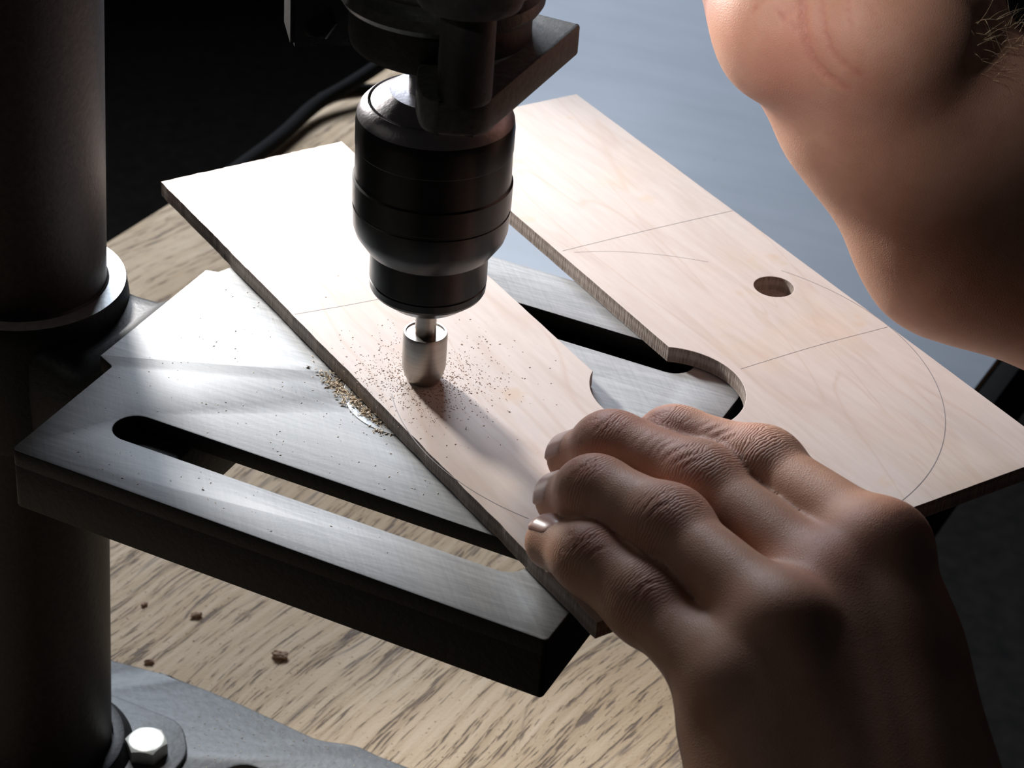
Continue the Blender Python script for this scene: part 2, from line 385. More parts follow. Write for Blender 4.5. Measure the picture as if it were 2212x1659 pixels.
# arm under the table, collar on the column
CX = np.array([-.154, .580]); CB = np.array([-.1587, .575])
tilt = Vector((CX[0] - CB[0], CX[1] - CB[1], .193)); tdir = tilt.normalized()
def colp(z): t = (z - .0115) / .193; return Vector((CB[0] + (CX[0] - CB[0]) * t, CB[1] + (CX[1] - CB[1]) * t, z))
lathe('column', [(.0252, 0), (.0254, .002), (.0254, .55)], colp(.012), M_col, press, tdir, 128)
lathe('table_collar', [(.031, 0), (.0322, .003), (.0322, .040), (.0316, .0455), (.0313, .0462), (.0262, .0462), (.0256, .047)], (CX[0], CX[1], .2045 - .0462), [M_black, M_collar], press, (0, 0, 1), 128, cap=False)
tc = press.children[-1]
for p in tc.data.polygons:
    if p.normal.z > .8: p.material_index = 1
def arm():
    # cast arm: from the collar flaring under the table
    secs = []
    N = 24
    for i, (u, hw, z1, z0) in enumerate(((-371, 24, .200, .162), (-352, 24, .200, .162), (-343, 24.5, .1985, .163), (-335, 26.5, .1975, .164), (-329, 29, .2005, .166), (-324, 30, .2055, .168), (-320.6, 30, .2093, .170), (-314, 30, .1905, .170), (-296, 29, .1912, .172), (-284, 26, .1912, .176), (-281, 24, .1912, .180))):
        ring = []
        for k in range(N):
            a = 2 * math.pi * k / N; x, y = math.cos(a), math.sin(a)
            sx = math.copysign(abs(x) ** .35, x); sy = math.copysign(abs(y) ** .35, y)
            p = lu(u, 470 + sx * hw); ring.append((p[0], p[1], (z0 + z1) / 2 + sy * (z1 - z0) / 2))
        secs.append(ring)
    vs = [v for r_ in secs for v in r_]; fs = []
    for i in range(len(secs) - 1):
        for k in range(N): fs.append((i * N + k, (i + 1) * N + k, (i + 1) * N + (k + 1) % N, i * N + (k + 1) % N))
    fs.append(tuple(range(N))); fs.append(tuple((len(secs) - 1) * N + k for k in range(N - 1, -1, -1)))
    me = mesh('support_arm', vs, fs); smooth_angle(me, 50)
    return link('support_arm', me, M_black, press)
arm()
prism('table_rib', [[lu(*p) for p in ((-310, 404), (-277, 404), (-277, 500), (-310, 500))]], ZT - .026, ZT - .0054, M_black, press, .001)
prism('table_rib', [[lu(*p) for p in ((-309, 505), (-157, 505), (-157, 548), (-309, 548))]], ZT - .022, ZT - .0150, M_black, press, .001)
# base plate and flange
bo = rnd([(-455, 419), (-178, 419), (-178, 523), (-268, 523), (-276, 524), (-282, 522), (-290, 519.5), (-340, 523.5), (-385, 520), (-455, 500)], [10, 10, 10, 3, 3, 3, 3, 20, 30, 10])
bslot = [slot(-302, -205, vv, 8.5)[::-1] for vv in (487.5, 452.5)]
base = prism('base_plate', [[lu(*p) for p in bo]] + bslot, 0, .011, M_base, press, .001)
lathe('column_flange', [(.0345, 0), (.0335, .002), (.0312, .0045), (.0300, .0062), (.0275, .0070), (.0262, .0068)], (CB[0], CB[1], .0108), M_black, press, cap=False, seg=96)
fp = rnd([(-415, 440), (-336, 440), (-325, 452), (-325, 488), (-336, 501), (-415, 501)], 6)
prism('flange_foot', [[lu(*p) for p in fp]], .0108, .0132, M_base, press, .0008)
def hexbolt(name, base, axis, rc, h, mats, parent, spin=0, rim=.72, washer=None):
    az = Vector(axis).normalized(); ax = az.orthogonal().normalized(); ax = Matrix.Rotation(spin, 3, az) @ ax; ay = az.cross(ax); b = Vector(base)
    N = 48; vs = []; fs = []
    def hexr(a): a = (a % (math.pi / 3)) - math.pi / 6; return rc * math.cos(math.pi / 6) / math.cos(a)
    rf = rc * .866 * .93
    rows = []
    for kind in range(5):
        for k in range(N):
            a = 2 * math.pi * k / N; hr = hexr(a)
            if kind == 0: r_, z = hr, 0
            elif kind == 1: r_, z = hr, h - (hr - rf) * .62
            elif kind == 2: r_, z = (rf + .15 * (hr - rf)), h - .08 * (hr - rf)
            elif kind == 3: r_, z = rf * .985, h
            else: r_, z = rf * .5, h
            vs.append(b + az * z + (ax * math.cos(a) + ay * math.sin(a)) * r_)
    for i in range(4):
        for k in range(N): fs.append((i * N + k, i * N + (k + 1) % N, (i + 1) * N + (k + 1) % N, (i + 1) * N + k))
    fs.append(tuple(4 * N + k for k in range(N)))
    me = mesh(name, vs, fs); smooth_angle(me, 25)
    return link(name, me, mats, parent)
bp = W((316, 1597), .0132 + .0058)
hexbolt('flange_bolt', (bp[0], bp[1], .0132), (0, 0, 1), .0077, .0058, M_zinc, press, R(12))['label'] = 'bright zinc hex bolt head'
bp2 = 2 * np.array([CB[0], CB[1]]) - bp[:2]
hexbolt('flange_bolt', (bp2[0], bp2[1], .0132), (0, 0, 1), .0077, .0058, M_zinc, press, R(20))
# spindle, chuck
A0 = (AX[0], AX[1], ZB)
chuck = bpy.data.objects.new('chuck', None); C.objects.link(chuck); chuck.parent = press; chuck.location = Vector((AX[0], AX[1], ZB)) - press.location
lathe('chuck_sleeve', [(.0163, .0435), (.0178, .0445), (.0206, .0487), (.0213, .0510), (.0216, .0570), (.0214, .0573), (.0214, .0580), (.0217, .0583), (.0218, .0652), (.0213, .0657), (.0212, .0750), (.02135, .0752), (.0214, .0815), (.0211, .0838), (.0203, .0858), (.0190, .0872), (.0183, .0877), (.0180, .0876), (.0179, .0866), (.0176, .0866), (.0174, .0878), (.0128, .0908), (.0126, .0910), (.0080, .0912)],
      A0, [M_chuck, M_chucktop], chuck, seg=144, ang=22)
sl = chuck.children[-1]
for p in sl.data.polygons:
    if p.center.z > ZB + .0838: p.material_index = 1  # light on the sleeve top put into the colour
lathe('chuck_nose', [(.0060, .0268), (.0112, .0270), (.0116, .0273), (.0158, .0308), (.0162, .0316), (.0163, .0336), (.0160, .0338), (.0161, .0342), (.0164, .0345), (.0163, .0436)], A0, M_chuck, chuck, seg=128, ang=22)
for k in range(3):
    a = k * 2.094 + .4
    boxm('chuck_jaw', (.0031, -.0016, .0262), (.0058, .0016, .032), M_chuck, chuck, a, .0003, A0)
lathe('spindle', [(.0076, .091), (.0074, .16)], A0, M_chucktop, press, seg=64)
lathe('quill', [(.0085, .1048), (.0220, .1046), (.0234, .1054), (.0238, .1075), (.0238, .1165)], A0, M_black, press, seg=96)
lathe('quill_collar', [(.0236, .1166), (.0258, .1170), (.0268, .1186), (.0266, .1215), (.0250, .1232), (.0247, .1245), (.0263, .1262), (.0266, .135)], A0, M_ringcast, press, seg=96)
HP = boxm('head_housing', (-.190, -.050, .135), (.036, .052, .200), M_black, press, TA, .014, A0)
boxm('belt_cover', (-.250, -.062, .195), (.045, .062, .400), M_black, press, TA, .020, A0)
# bracket plate under the quill collar, with stop rod
pl = rnd([(5, -9), (4.5, -20), (9, -31), (16, -40.5), (24, -39), (30.2, -34), (30, 22.5), (12, 22.5), (4.5, 10)], [2, 3, 5, 4, 5, 3, .8, 3, 3])
prism('stop_bracket', [[L(a / 1000, b / 1000) for a, b in pl]], ZB + .1000, ZB + .1090, M_greycast, press, .0009)
rp = W((1003, 205), ZB + .109)
lathe('depth_stop_rod', [(.0066, 0), (.0068, .001), (.0068, .024), (.0126, .0252), (.0134, .028), (.0134, .05)], (rp[0], rp[1], ZB + .1085), M_black, press, seg=64)
# clamp lug with bolt at the left of the collar
bl = Q((690, 50), .575)
lug = boxm('clamp_lug', (-.012, -.004, -.0065), (.014, .012, .016), M_black, press, R(14), .0012, (bl[0] + .0035, bl[1] + .0035, bl[2]))
hexbolt('clamp_bolt', bl + np.array([0, .001, 0]), (-.10, -.90, .42), .0050, .0036, M_black, press, R(10))
# ------------------------------------------------------------------ bit in the chuck
bit = empty('countersink_bit', (AX[0], AX[1], ZB), 'short silver cylindrical drill bit held in the black chuck', 'drill bit')
lathe('shank', [(.0030, .0155), (.0030, .0300)], A0, M_bit, bit, seg=48)
lathe('cutter', [(.0030, -.0012), (.0048, .0004), (.0056, .0022), (.0062, .0046), (.0063, .0052), (.00635, .0152), (.0061, .0160), (.0056, .0160), (.0054, .0156), (.0029, .0156)], A0, M_bit, bit, seg=96)

# ------------------------------------------------------------------ plywood board
mm = lambda *p: np.array(p) / 1000
bA, bB, bC, bD = mm(-119.6, 629.2), mm(15.4, 719.2), mm(155.5, 508.9), mm(25.3, 418.7)
oc, orr = mm(44.9, 527.5), .0226
A2 = mm(-64.4, 667.8); m1 = oc + orr * np.array([math.cos(R(164)), math.sin(R(164))]); v3 = oc + orr * np.array([math.cos(R(88)), math.sin(R(88))])
A3 = v3 + (A2 - m1) * 1.02; ab = (bB - bA) / np.linalg.norm(bB - bA); s3 = (A3 - bA) @ ab; dirS = (A2 - m1) / np.linalg.norm(A2 - m1)
nab = np.array([-ab[1], ab[0]]); A3 = A3 - dirS * (((A3 - bA) @ nab) / (dirS @ nab))
def rough_edge(a, b, n, amp):
    out = []
    d = b - a; nn = np.array([-d[1], d[0]]) / np.linalg.norm(d)
    for i in range(n):
        t = i / n; f = 0 if i == 0 else amp * (mnoise.noise(Vector((t * 37 + a[0] * 900, a[1] * 50, 3))) + .5 * mnoise.noise(Vector((t * 110, a[1] * 90, 7))))
        out.append(a + d * t + nn * f)
    return out
arc = [oc + orr * np.array([math.cos(R(x)), math.sin(R(x))]) for x in np.linspace(164, 448, 56)]
outline = rough_edge(bA, bD, 120, .00028) + rough_edge(bD, bC, 40, .00012) + rough_edge(bC, bB, 60, .00008) + rough_edge(bB, A3, 30, .0001) + rough_edge(A3, v3, 30, .0001) + arc[::-1][:-1] + rough_edge(m1, A2, 40, .00012) + rough_edge(A2, bA, 40, .0004)
hc = mm(79.4, 590.6)
dh = [hc + .0063 * np.array([math.cos(a), math.sin(a)]) for a in np.linspace(0, -2 * math.pi, 48, endpoint=False)]

board = prism('plywood_board', [outline, dh], ZT + .0003, ZB, [M_ply, M_plye], None, .00015, top_mat=True, sm=False)
tag(board, 'pale forked plywood panel with round opening and pencil marks under the bit', 'plywood')
lathe('hole_bottom', [(.0064, .0004), (.0064, .0007)], (hc[0], hc[1], ZT), M_plye, board, seg=48)
def ribbon(pts, wd=.00024):
    vs, fs = [], []; pts = [np.array(p[:2]) for p in pts]; n = len(pts)
    for i, p in enumerate(pts):
        d = pts[min(i + 1, n - 1)] - pts[max(i - 1, 0)]; d = d / np.linalg.norm(d); nn = np.array([-d[1], d[0]]) * wd / 2
        for z in (ZB - .00002, ZB + .00004):
            vs += [(*(p + nn), z), (*(p - nn), z)]
    for i in range(n - 1):
        a = i * 4; b = a + 4
        fs += [(a + 2, a + 3, b + 3, b + 2), (a, b, b + 1, a + 1), (a, a + 2, b + 2, b), (a + 1, b + 1, b + 3, a + 3)]
    return link('pencil_line', mesh('pencil_line', vs, fs), M_pencil, board)
def circ(a0, a1, r=.0802, c=mm(44.7, 530.3)): return [c + r * np.array([math.cos(R(a)), math.sin(R(a))]) for a in np.linspace(a0, a1, 50)]
ribbon(circ(-58, 62)); ribbon(circ(-168, -118)); ribbon(spline([W(p, ZB) for p in ((636, 679), (740, 661), (835, 643))], 12), .00018)
ribbon(spline([W(p, ZB) for p in ((1215, 542), (1400, 497), (1583, 455))], 12), .00018)
ribbon(spline([W(p, ZB) for p in ((1600, 797), (1760, 748), (1918, 706))], 12), .00016)
ribbon(spline([W(p, ZB) for p in ((1240, 545), (1330, 543), (1440, 552), (1530, 566))], 16), .00012)

# ------------------------------------------------------------------ the person's hands, grown as one smooth surface each
def nets(F, org, h):
    S = F < 0
    nx, ny, nz = F.shape
    c = [S[i:nx - 1 + i, j:ny - 1 + j, k:nz - 1 + k] for i in (0, 1) for j in (0, 1) for k in (0, 1)]
    cnt = sum(x.astype(np.int8) for x in c); act = (cnt > 0) & (cnt < 8)
    I = np.argwhere(act); idx = -np.ones(act.shape, np.int32); idx[act] = np.arange(len(I))
    acc = np.zeros((len(I), 3)); n = np.zeros(len(I))
    cor = [(i, j, k) for i in (0, 1) for j in (0, 1) for k in (0, 1)]
    val = {q: F[I[:, 0] + q[0], I[:, 1] + q[1], I[:, 2] + q[2]] for q in cor}
    for a in cor:
        for ax in range(3):
            if a[ax] == 0:
                b = list(a); b[ax] = 1; b = tuple(b); fa, fb = val[a], val[b]; m = (fa < 0) != (fb < 0)
                t = np.where(m, fa / np.where(m, fa - fb, 1), 0); p = np.array(a, float)[None] + t[:, None] * (np.array(b) - np.array(a))[None]
                acc += p * m[:, None]; n += m
    vs = org + h * (I + acc / n[:, None])
    quads = []
    for ax in range(3):
        o1, o2 = [(1, 2), (2, 0), (0, 1)][ax]
        sl0 = [slice(1, -1)] * 3; sl1 = [slice(1, -1)] * 3; sl0[ax] = slice(0, -1); sl1[ax] = slice(1, None)
        a = S[tuple(sl0)]; b = S[tuple(sl1)]; df = np.argwhere(a != b); st = a[tuple(df.T)]
        g = df.copy(); g[:, [k for k in range(3) if k != ax]] += 1
        e1 = np.zeros(3, int); e1[o1] = 1; e2 = np.zeros(3, int); e2[o2] = 1
        q4 = [idx[tuple((g - d).T)] for d in (e1 + e2, e2, 0 * e1, e1)]
        qq = np.stack(q4, 1); qq[~st] = qq[~st][:, ::-1]; quads.append(qq)
    return vs, np.concatenate(quads)
class Body:
    def __init__(s, lo, hi, h):
        s.lo = np.array(lo); s.h = h; s.n = tuple(int(math.ceil((hi[i] - lo[i]) / h)) for i in range(3))
        s.ax = [lo[i] + h * np.arange(s.n[i]) for i in range(3)]
    def new(s): return np.full(s.n, .02, np.float32)
    def box(s, lo, hi):
        return tuple(slice(max(0, int((lo[i] - s.lo[i]) / s.h)), max(0, min(s.n[i], int((hi[i] - s.lo[i]) / s.h) + 2))) for i in range(3))
    def cone(s, G, a, b, ra, rb, k=.003, squash=None):
        a = np.array(a, float); b = np.array(b, float); pad = max(ra, rb) + .021
        bx = s.box(np.minimum(a, b) - pad, np.maximum(a, b) + pad)
        if any(q.stop <= q.start for q in bx): return
        X = s.ax[0][bx[0]][:, None, None] - a[0]; Y = s.ax[1][bx[1]][None, :, None] - a[1]; Z = s.ax[2][bx[2]][None, None, :] - a[2]
        d = b - a; dd = max(d @ d, 1e-12)
        t = np.clip((X * d[0] + Y * d[1] + Z * d[2]) / dd, 0, 1)
        f = np.sqrt((X - t * d[0]) ** 2 + (Y - t * d[1]) ** 2 + (Z - t * d[2]) ** 2) - (ra + (rb - ra) * t)
        s.comb(G, bx, f.astype(np.float32), k)
    def ell(s, G, c, r, rot=None, k=.004):
        c = np.array(c, float); r = np.array(r, float); pad = r.max() + .021; bx = s.box(c - pad, c + pad)
        if any(q.stop <= q.start for q in bx): return
        X, Y, Z = np.meshgrid(s.ax[0][bx[0]] - c[0], s.ax[1][bx[1]] - c[1], s.ax[2][bx[2]] - c[2], indexing='ij')
        P = np.stack([X, Y, Z], -1)
        if rot is not None: P = P @ np.array(rot)          # columns are the ellipsoid's axes
        k0 = np.sqrt(((P / r) ** 2).sum(-1)); k1 = np.sqrt(((P / r ** 2) ** 2).sum(-1)) + 1e-9
        s.comb(G, bx, (k0 * (k0 - 1) / k1).astype(np.float32), k)
    def comb(s, G, bx, f, k):
        g = G[bx]; h = np.clip(.5 + .5 * (g - f) / k, 0, 1); G[bx] = g * (1 - h) + f * h - k * h * (1 - h)
def smin(a, b, k):
    h = np.clip(.5 + .5 * (a - b) / k, 0, 1); return a * (1 - h) + b * h - k * h * (1 - h)
def unit(v): return v / np.linalg.norm(v)
def chain(pxs, lens, z0, depth0=None):
    """joints along one finger: first at height z0, each next one at the given bone length (in metres) on the ray through its pixel"""
    P = [W(pxs[0], z0)]
    for p, Ln in zip(pxs[1:], lens):
        d = unit(W(p, 0) - CAM); o = CAM - P[-1]; b = o @ d; c = o @ o - Ln * Ln; disc = b * b - c
        t = -b - math.sqrt(max(disc, 0))
        P.append(CAM + d * t)
    return P
def dist_poly(P2, line):
    """pixel distance of points to a polyline, and where along it (0 to 1)"""
    best = np.full(len(P2), 1e9); tt = np.zeros(len(P2)); m_ = len(line) - 1
    for i, (a, b) in enumerate(zip(line[:-1], line[1:])):
        a = np.array(a, float); b = np.array(b, float); d = b - a; t = np.clip(((P2 - a) @ d) / (d @ d), 0, 1)
        q_ = np.linalg.norm(P2 - a - t[:, None] * d, axis=1); k = q_ < best; best[k] = q_[k]; tt[k] = (i + t[k]) / m_
    return best, tt
def finish(name, vs, qs, parent, fingers, creases=(), reds=(), relax=2, amp=1.):
    lab = np.arange(len(vs))
    for _ in range(400):                       # keep only the body itself, drop stray specks
        old = lab.copy(); m4 = lab[qs].min(1)
        for k in range(4): np.minimum.at(lab, qs[:, k], m4)
        lab = lab[lab]; lab = lab[lab]
        if (lab == old).all(): break
    big = np.bincount(lab).argmax(); keep = lab == big; new = np.cumsum(keep) - 1
    qs = new[qs[keep[qs[:, 0]]]]; vs = vs[keep]
    n = len(vs)
    for _ in range(relax):
        acc = np.zeros_like(vs); cn = np.zeros(n)
        for a, b in ((0, 1), (1, 2), (2, 3), (3, 0)):
            for x, y in ((a, b), (b, a)): np.add.at(acc, qs[:, x], vs[qs[:, y]]); np.add.at(cn, qs[:, x], 1)
        vs = vs * .45 + .55 * acc / cn[:, None]
    fn = np.cross(vs[qs[:, 2]] - vs[qs[:, 0]], vs[qs[:, 3]] - vs[qs[:, 1]]); vn = np.zeros_like(vs)
    for k in range(4): np.add.at(vn, qs[:, k], fn)
    vn /= np.linalg.norm(vn, axis=1)[:, None] + 1e-12
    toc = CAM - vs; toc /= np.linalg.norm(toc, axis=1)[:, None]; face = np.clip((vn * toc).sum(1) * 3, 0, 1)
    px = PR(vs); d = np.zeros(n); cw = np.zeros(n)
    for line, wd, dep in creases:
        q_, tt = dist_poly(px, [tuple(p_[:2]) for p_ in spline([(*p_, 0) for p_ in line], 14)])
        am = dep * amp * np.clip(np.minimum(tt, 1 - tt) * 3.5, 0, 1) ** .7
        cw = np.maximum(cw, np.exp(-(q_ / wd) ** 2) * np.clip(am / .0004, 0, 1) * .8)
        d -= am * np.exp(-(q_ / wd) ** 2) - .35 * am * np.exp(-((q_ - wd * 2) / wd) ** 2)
    # finger coordinates
    al = np.zeros(n); wm = np.zeros(n); best = np.full(n, 1e9)
    for J, rad, sig in fingers:
        base = 0
        for i in range(len(J) - 1):
            a, b = J[i], J[i + 1]; dv = b - a; Ln = np.linalg.norm(dv); t = ((vs - a) @ dv) / Ln ** 2; tc_ = np.clip(t, 0, 1)
            q_ = np.linalg.norm(vs - a - tc_[:, None] * dv, axis=1) - rad
            m = q_ < best; best[m] = q_[m]; al[m] = (base + tc_[m] * Ln) * 1000
            if len(sig):
                g = np.zeros(m.sum()); s0 = (base + tc_[m] * Ln)
                for pos, sg, amp in sig: g += amp * np.exp(-((s0 - pos) / sg) ** 2)
                wm[m] = g * np.clip(vn[m][:, 2] * 1.6 + .5, 0, 1) * (q_[m] < .006)
            base += Ln
    rd = np.zeros(n)
    for c_, r_, a_ in reds: rd += a_ * np.exp(-((px - np.array(c_)) ** 2).sum(1) / r_ ** 2)
    vs = vs + vn * (d * face)[:, None]
    me = bpy.data.meshes.new(name); me.vertices.add(n); me.vertices.foreach_set('co', vs.ravel())
    me.loops.add(len(qs) * 4); me.loops.foreach_set('vertex_index', qs.ravel().astype(np.int32)); me.polygons.add(len(qs))
    me.polygons.foreach_set('loop_start', np.arange(len(qs), dtype=np.int32) * 4); me.update(calc_edges=True); me.validate()
    for nm, arr in (('along', al), ('wmask', np.clip(wm, 0, 1.2)), ('red', np.clip(rd + cw * face, 0, 1)), ('fold_shade', np.clip(cw * face, 0, 1))):
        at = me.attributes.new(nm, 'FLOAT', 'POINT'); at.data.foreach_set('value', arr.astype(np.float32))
    return link(name, me, M_skin, parent, smooth=True)
person = empty('person', (float(.12), float(.30), .20), 'person with bare hands, one pressing the plywood and the other raised beside it', 'person')
# ---- left hand, pressing on the board
fg = {
 'little': dict(px=[(1192, 1172), (1268, 1204), (1398, 1306), (1580, 1490)], L=(.0150, .0215, .0345), r=(.0070, .0074, .0086, .0098), z0=.0075, k=(9.5, 18)),
 'ring':   dict(px=[(1216, 1078), (1282, 1062), (1446, 1142), (1692, 1345)], L=(.0175, .0255, .0440), r=(.0074, .0080, .0090, .0098), z0=.0078, k=(9.5, 18)),
 'middle': dict(px=[(1240, 990), (1318, 965), (1516, 1050), (1800, 1268)], L=(.0175, .0285, .0480), r=(.0074, .0082, .0092, .0102), z0=.0078, k=(9.5, 18)),
 'index':  dict(px=[(1395, 985), (1452, 953), (1648, 1010), (1908, 1182)], L=(.0165, .0265, .0450), r=(.0074, .0080, .0088, .0100), z0=.0078, k=(9.5, 18)),
}
for f in fg.values(): f['J'] = chain(f['px'], f['L'], ZB + f['z0'])
B = Body((-.005, .19, .125), (.165, .505, .275), .0008)
Fg = B.new()
for nm, f in fg.items():
    G = B.new(); J, r = f['J'], f['r']
    B.cone(G, J[0], J[1], r[0], r[1], .002); B.cone(G, J[1] * .8 + J[2] * .2, J[2], r[1] * 1.06, r[2] * 1.0, .004); B.cone(G, J[1], J[2], r[1] * 1.03, r[2] * .98, .004); B.cone(G, J[2], J[3], r[2] * .98, r[3] * .95, .005)
    up = np.array([0, 0, 1.])
    for i, q_ in ((1, .62), (2, .66)):     # knuckle pads on the back of each joint
        ax_ = unit(J[i + 1] - J[i - 1]); nn = unit(up - ax_ * (up @ ax_)); sd = np.cross(ax_, nn)
        B.ell(G, J[i] + nn * r[i] * (.05 if i == 1 else .13), (r[i] * 1.15, r[i] * 1.0, r[i] * (.90 if i == 1 else .92)), np.stack([ax_, sd, nn], 1), .005)
    Fg = smin(Fg, G, .0009)
Pm = B.new()
wr = {k: W(p, ZB + z) for k, (p, z) in {'little': ((1715, 1900), -.018), 'ring': ((1810, 1930), -.012), 'middle': ((1930, 1940), -.011), 'index': ((2085, 1900), -.015)}.items()}
mcp = {k: fg[k]['J'][3] for k in fg}
dn = np.array([0, 0, -1.])
for k, r0, r1 in (('little', .0102, .0150), ('ring', .0108, .0165), ('middle', .0112, .0170), ('index', .0112, .0160)):
    B.cone(Pm, mcp[k] + dn * .0030, wr[k] + dn * .004, r0, r1, .010)
    B.cone(Pm, mcp[k] + dn * .012, wr[k] + dn * .012, r0 * .95, r1 * .95, .012)
for a, b in (('little', 'ring'), ('ring', 'middle'), ('middle', 'index')):
    B.cone(Pm, mcp[a] * .5 + mcp[b] * .5 + dn * .0045, (wr[a] + wr[b]) / 2 + dn * .006, .0098, .0150, .012)
    B.cone(Pm, mcp[a] * .5 + mcp[b] * .5 + dn * .006 + (wr[a] - mcp[a]) * .16, (wr[a] + wr[b]) / 2 + dn * .006, .0108, .0150, .010)
wc = (wr['little'] + wr['index']) / 2; fd = unit(wc - (mcp['little'] + mcp['index']) / 2 + np.array([.02, 0, .012])); sd_ = unit(wr['index'] - wr['little'])
for s__ in (-.015, .015): B.cone(Pm, wc + sd_ * s__ + dn * .006, wc + sd_ * s__ * 1.2 + fd * .14 + dn * .006, .0165, .0260, .012)
for k, r_ in (('little', .0065), ('ring', .0074), ('middle', .0086), ('index', .0088)):
    B.ell(Pm, mcp[k] + np.array([0, 0, .0020]), (r_ * 1.15, r_ * 1.15, r_), None, .006)
for a, b, t_ in (('little', 'ring', -.10), ('ring', 'middle', -.22), ('middle', 'index', -.26)):
    p0 = mcp[a] + (fg[a]['J'][2] - mcp[a]) * -t_; p1 = mcp[b] + (fg[b]['J'][2] - mcp[b]) * -t_
    B.cone(Pm, p0 + dn * .0045, p1 + dn * .0045, .0062, .0062, .006)
B.cone(Pm, W((1560, 1420), ZB + .0105), W((1600, 1370), ZB + .0115), .0095, .0080, .006)
for k in ('ring', 'middle', 'index'):      # tendons
    a = mcp[k]; b = wr['middle'] * .5 + wr[k] * .5
    B.cone(Pm, a + (b - a) * .08 + dn * -.0042, a + (b - a) * .85 + dn * -.0085, .0048, .0040, .006)
# flesh between thumb and index, thumb gripping below the board
thp = [wr['index'] + np.array([-.002, .010, -.016]), W((1880, 1400), ZB - .0178), W((1800, 1290), ZB - .0172), W((1720, 1240), ZB - .0168)]
B.cone(Pm, mcp['index'] + (wr['index'] - mcp['index']) * .25 + dn * .008, thp[1] * .4 + thp[0] * .6, .0110, .0130, .012)
B.cone(Pm, thp[0], thp[1], .0140, .0110, .012)
B.cone(Pm, wr['index'] * .7 + wr['middle'] * .3 + dn * .014, thp[1], .014, .010, .012)
Th = B.new(); B.cone(Th, thp[1], thp[2], .0112, .0098, .004); B.cone(Th, thp[2], thp[3], .0098, .0088, .004)
Pm = smin(Pm, Th, .006)
H = smin(Pm, Fg, .0055)
# keep the flesh off the plywood: the pads flatten against it
zz = B.ax[2][None, None, :]
Xg, Yg = np.meshgrid(B.ax[0], B.ax[1], indexing='ij')
nbd = np.array([.8241, .5664]); inb = ((Xg - bD[0]) * -(bC - bD)[1] + (Yg - bD[1]) * (bC - bD)[0]) / np.linalg.norm(bC - bD)
inl = ((Xg - bA[0]) * -(bD - bA)[1] + (Yg - bA[1]) * (bD - bA)[0]) / np.linalg.norm(bD - bA)
slab = np.maximum(np.abs(zz - (ZT + ZB) / 2) - (ZB - ZT) / 2 - .0001, -np.minimum(inb, inl)[:, :, None])
H = np.maximum(H, -slab.astype(np.float32))
vs_, qs_ = nets(H, B.lo, B.h)
sig = lambda f: [(np.linalg.norm(f['J'][1] - f['J'][0]) + .001,   .0036, .6), (np.linalg.norm(f['J'][1] - f['J'][0]) + np.linalg.norm(f['J'][2] - f['J'][1]) + .0005, .0070, .8)]
def zc(pts, o, s): return [(o[0] + p[0] / s, o[1] + p[1] / s) for p in pts]
z7 = lambda *p: zc(p, (1130, 850), 4.147); z2 = lambda *p: zc(p, (1050, 800), 1.9036)
cr = [ # traced skin folds: pixels measured on the photograph, width px, depth m
 (z7((440, 790), (500, 690), (600, 620), (690, 590)), 3.2, .00045), (z7((470, 770), (560, 690), (700, 640)), 2.5, .0003), (z7((540, 780), (640, 700), (740, 660)), 2.2, .0002),
 (z7((430, 830), (430, 740), (480, 690)), 3, .0003),
 (z7((1110, 1130), (1180, 1040), (1250, 990), (1330, 985)), 3.5, .0004), (z7((1060, 1080), (1130, 980), (1250, 900), (1360, 870)), 3, .00028), (z7((990, 1040), (1050, 960), (1160, 870)), 3, .00022), (z7((1230, 1050), (1300, 960), (1400, 940)), 3, .00028),
 (z7((700, 360), (790, 270), (880, 190)), 3, .00035), (z7((740, 380), (830, 280), (930, 210)), 2.6, .00028), (z7((830, 390), (900, 310), (980, 250)), 2.3, .0002), (z7((620, 360), (720, 260), (830, 180)), 3.4, .0003),
 (z7((1240, 620), (1320, 540), (1450, 480), (1560, 470)), 3.2, .0004), (z7((1330, 640), (1450, 570), (1600, 520)), 3.4, .00042), (z7((1200, 570), (1260, 480), (1400, 420)), 2.7, .0003), (z7((1400, 680), (1520, 610), (1640, 590)), 3, .00028), (z7((1130, 570), (1200, 460), (1310, 390)), 2.5, .00024), (z7((1060, 520), (1120, 430), (1230, 350)), 2.4, .0002), (z7((980, 470), (1030, 400), (1130, 320)), 2.4, .00018), (z7((1520, 780), (1640, 700), (1730, 680)), 3, .0002),
 (z7((1180, 220), (1230, 180), (1300, 150)), 3, .0003), (z7((1390, 290), (1450, 250), (1530, 210)), 2.6, .00022), (z7((1620, 360), (1700, 320), (1800, 280)), 3, .0003), (z7((1700, 400), (1800, 350), (1900, 310)), 3.2, .00032), (z7((1540, 330), (1620, 280), (1700, 250)), 2.6, .00024), (z7((1780, 430), (1870, 390), (1930, 360)), 3, .00028),
 (z7((430, 1440), (490, 1350), (600, 1290), (690, 1280)), 3.2, .0003), (z7((470, 1460), (540, 1380), (640, 1310)), 2.6, .0003), (z7((560, 1500), (650, 1410), (760, 1370)), 3, .0003), (z7((400, 1400), (440, 1330), (520, 1290)), 2.4, .0002),
 (z2((610, 960), (640, 890), (690, 870), (740, 880)), 4, .0004), (z2((640, 970), (670, 910), (720, 900)), 3, .0002),
]
rds = [((1285, 1162), 45, .8), ((1400, 1285), 60, .5), ((1270, 1010), 50, .7), ((1450, 1095), 70, .6), ((1310, 905), 60, .9), ((1480, 985), 70, .5), ((1420, 885), 60, .7), ((1620, 955), 60, .7), ((1800, 1190), 90, .9), ((1960, 1110), 80, .6), ((1190, 1075), 40, .6), ((1215, 955), 40, .5), ((1740, 1380), 90, .35), ((1600, 1300), 70, .3)]
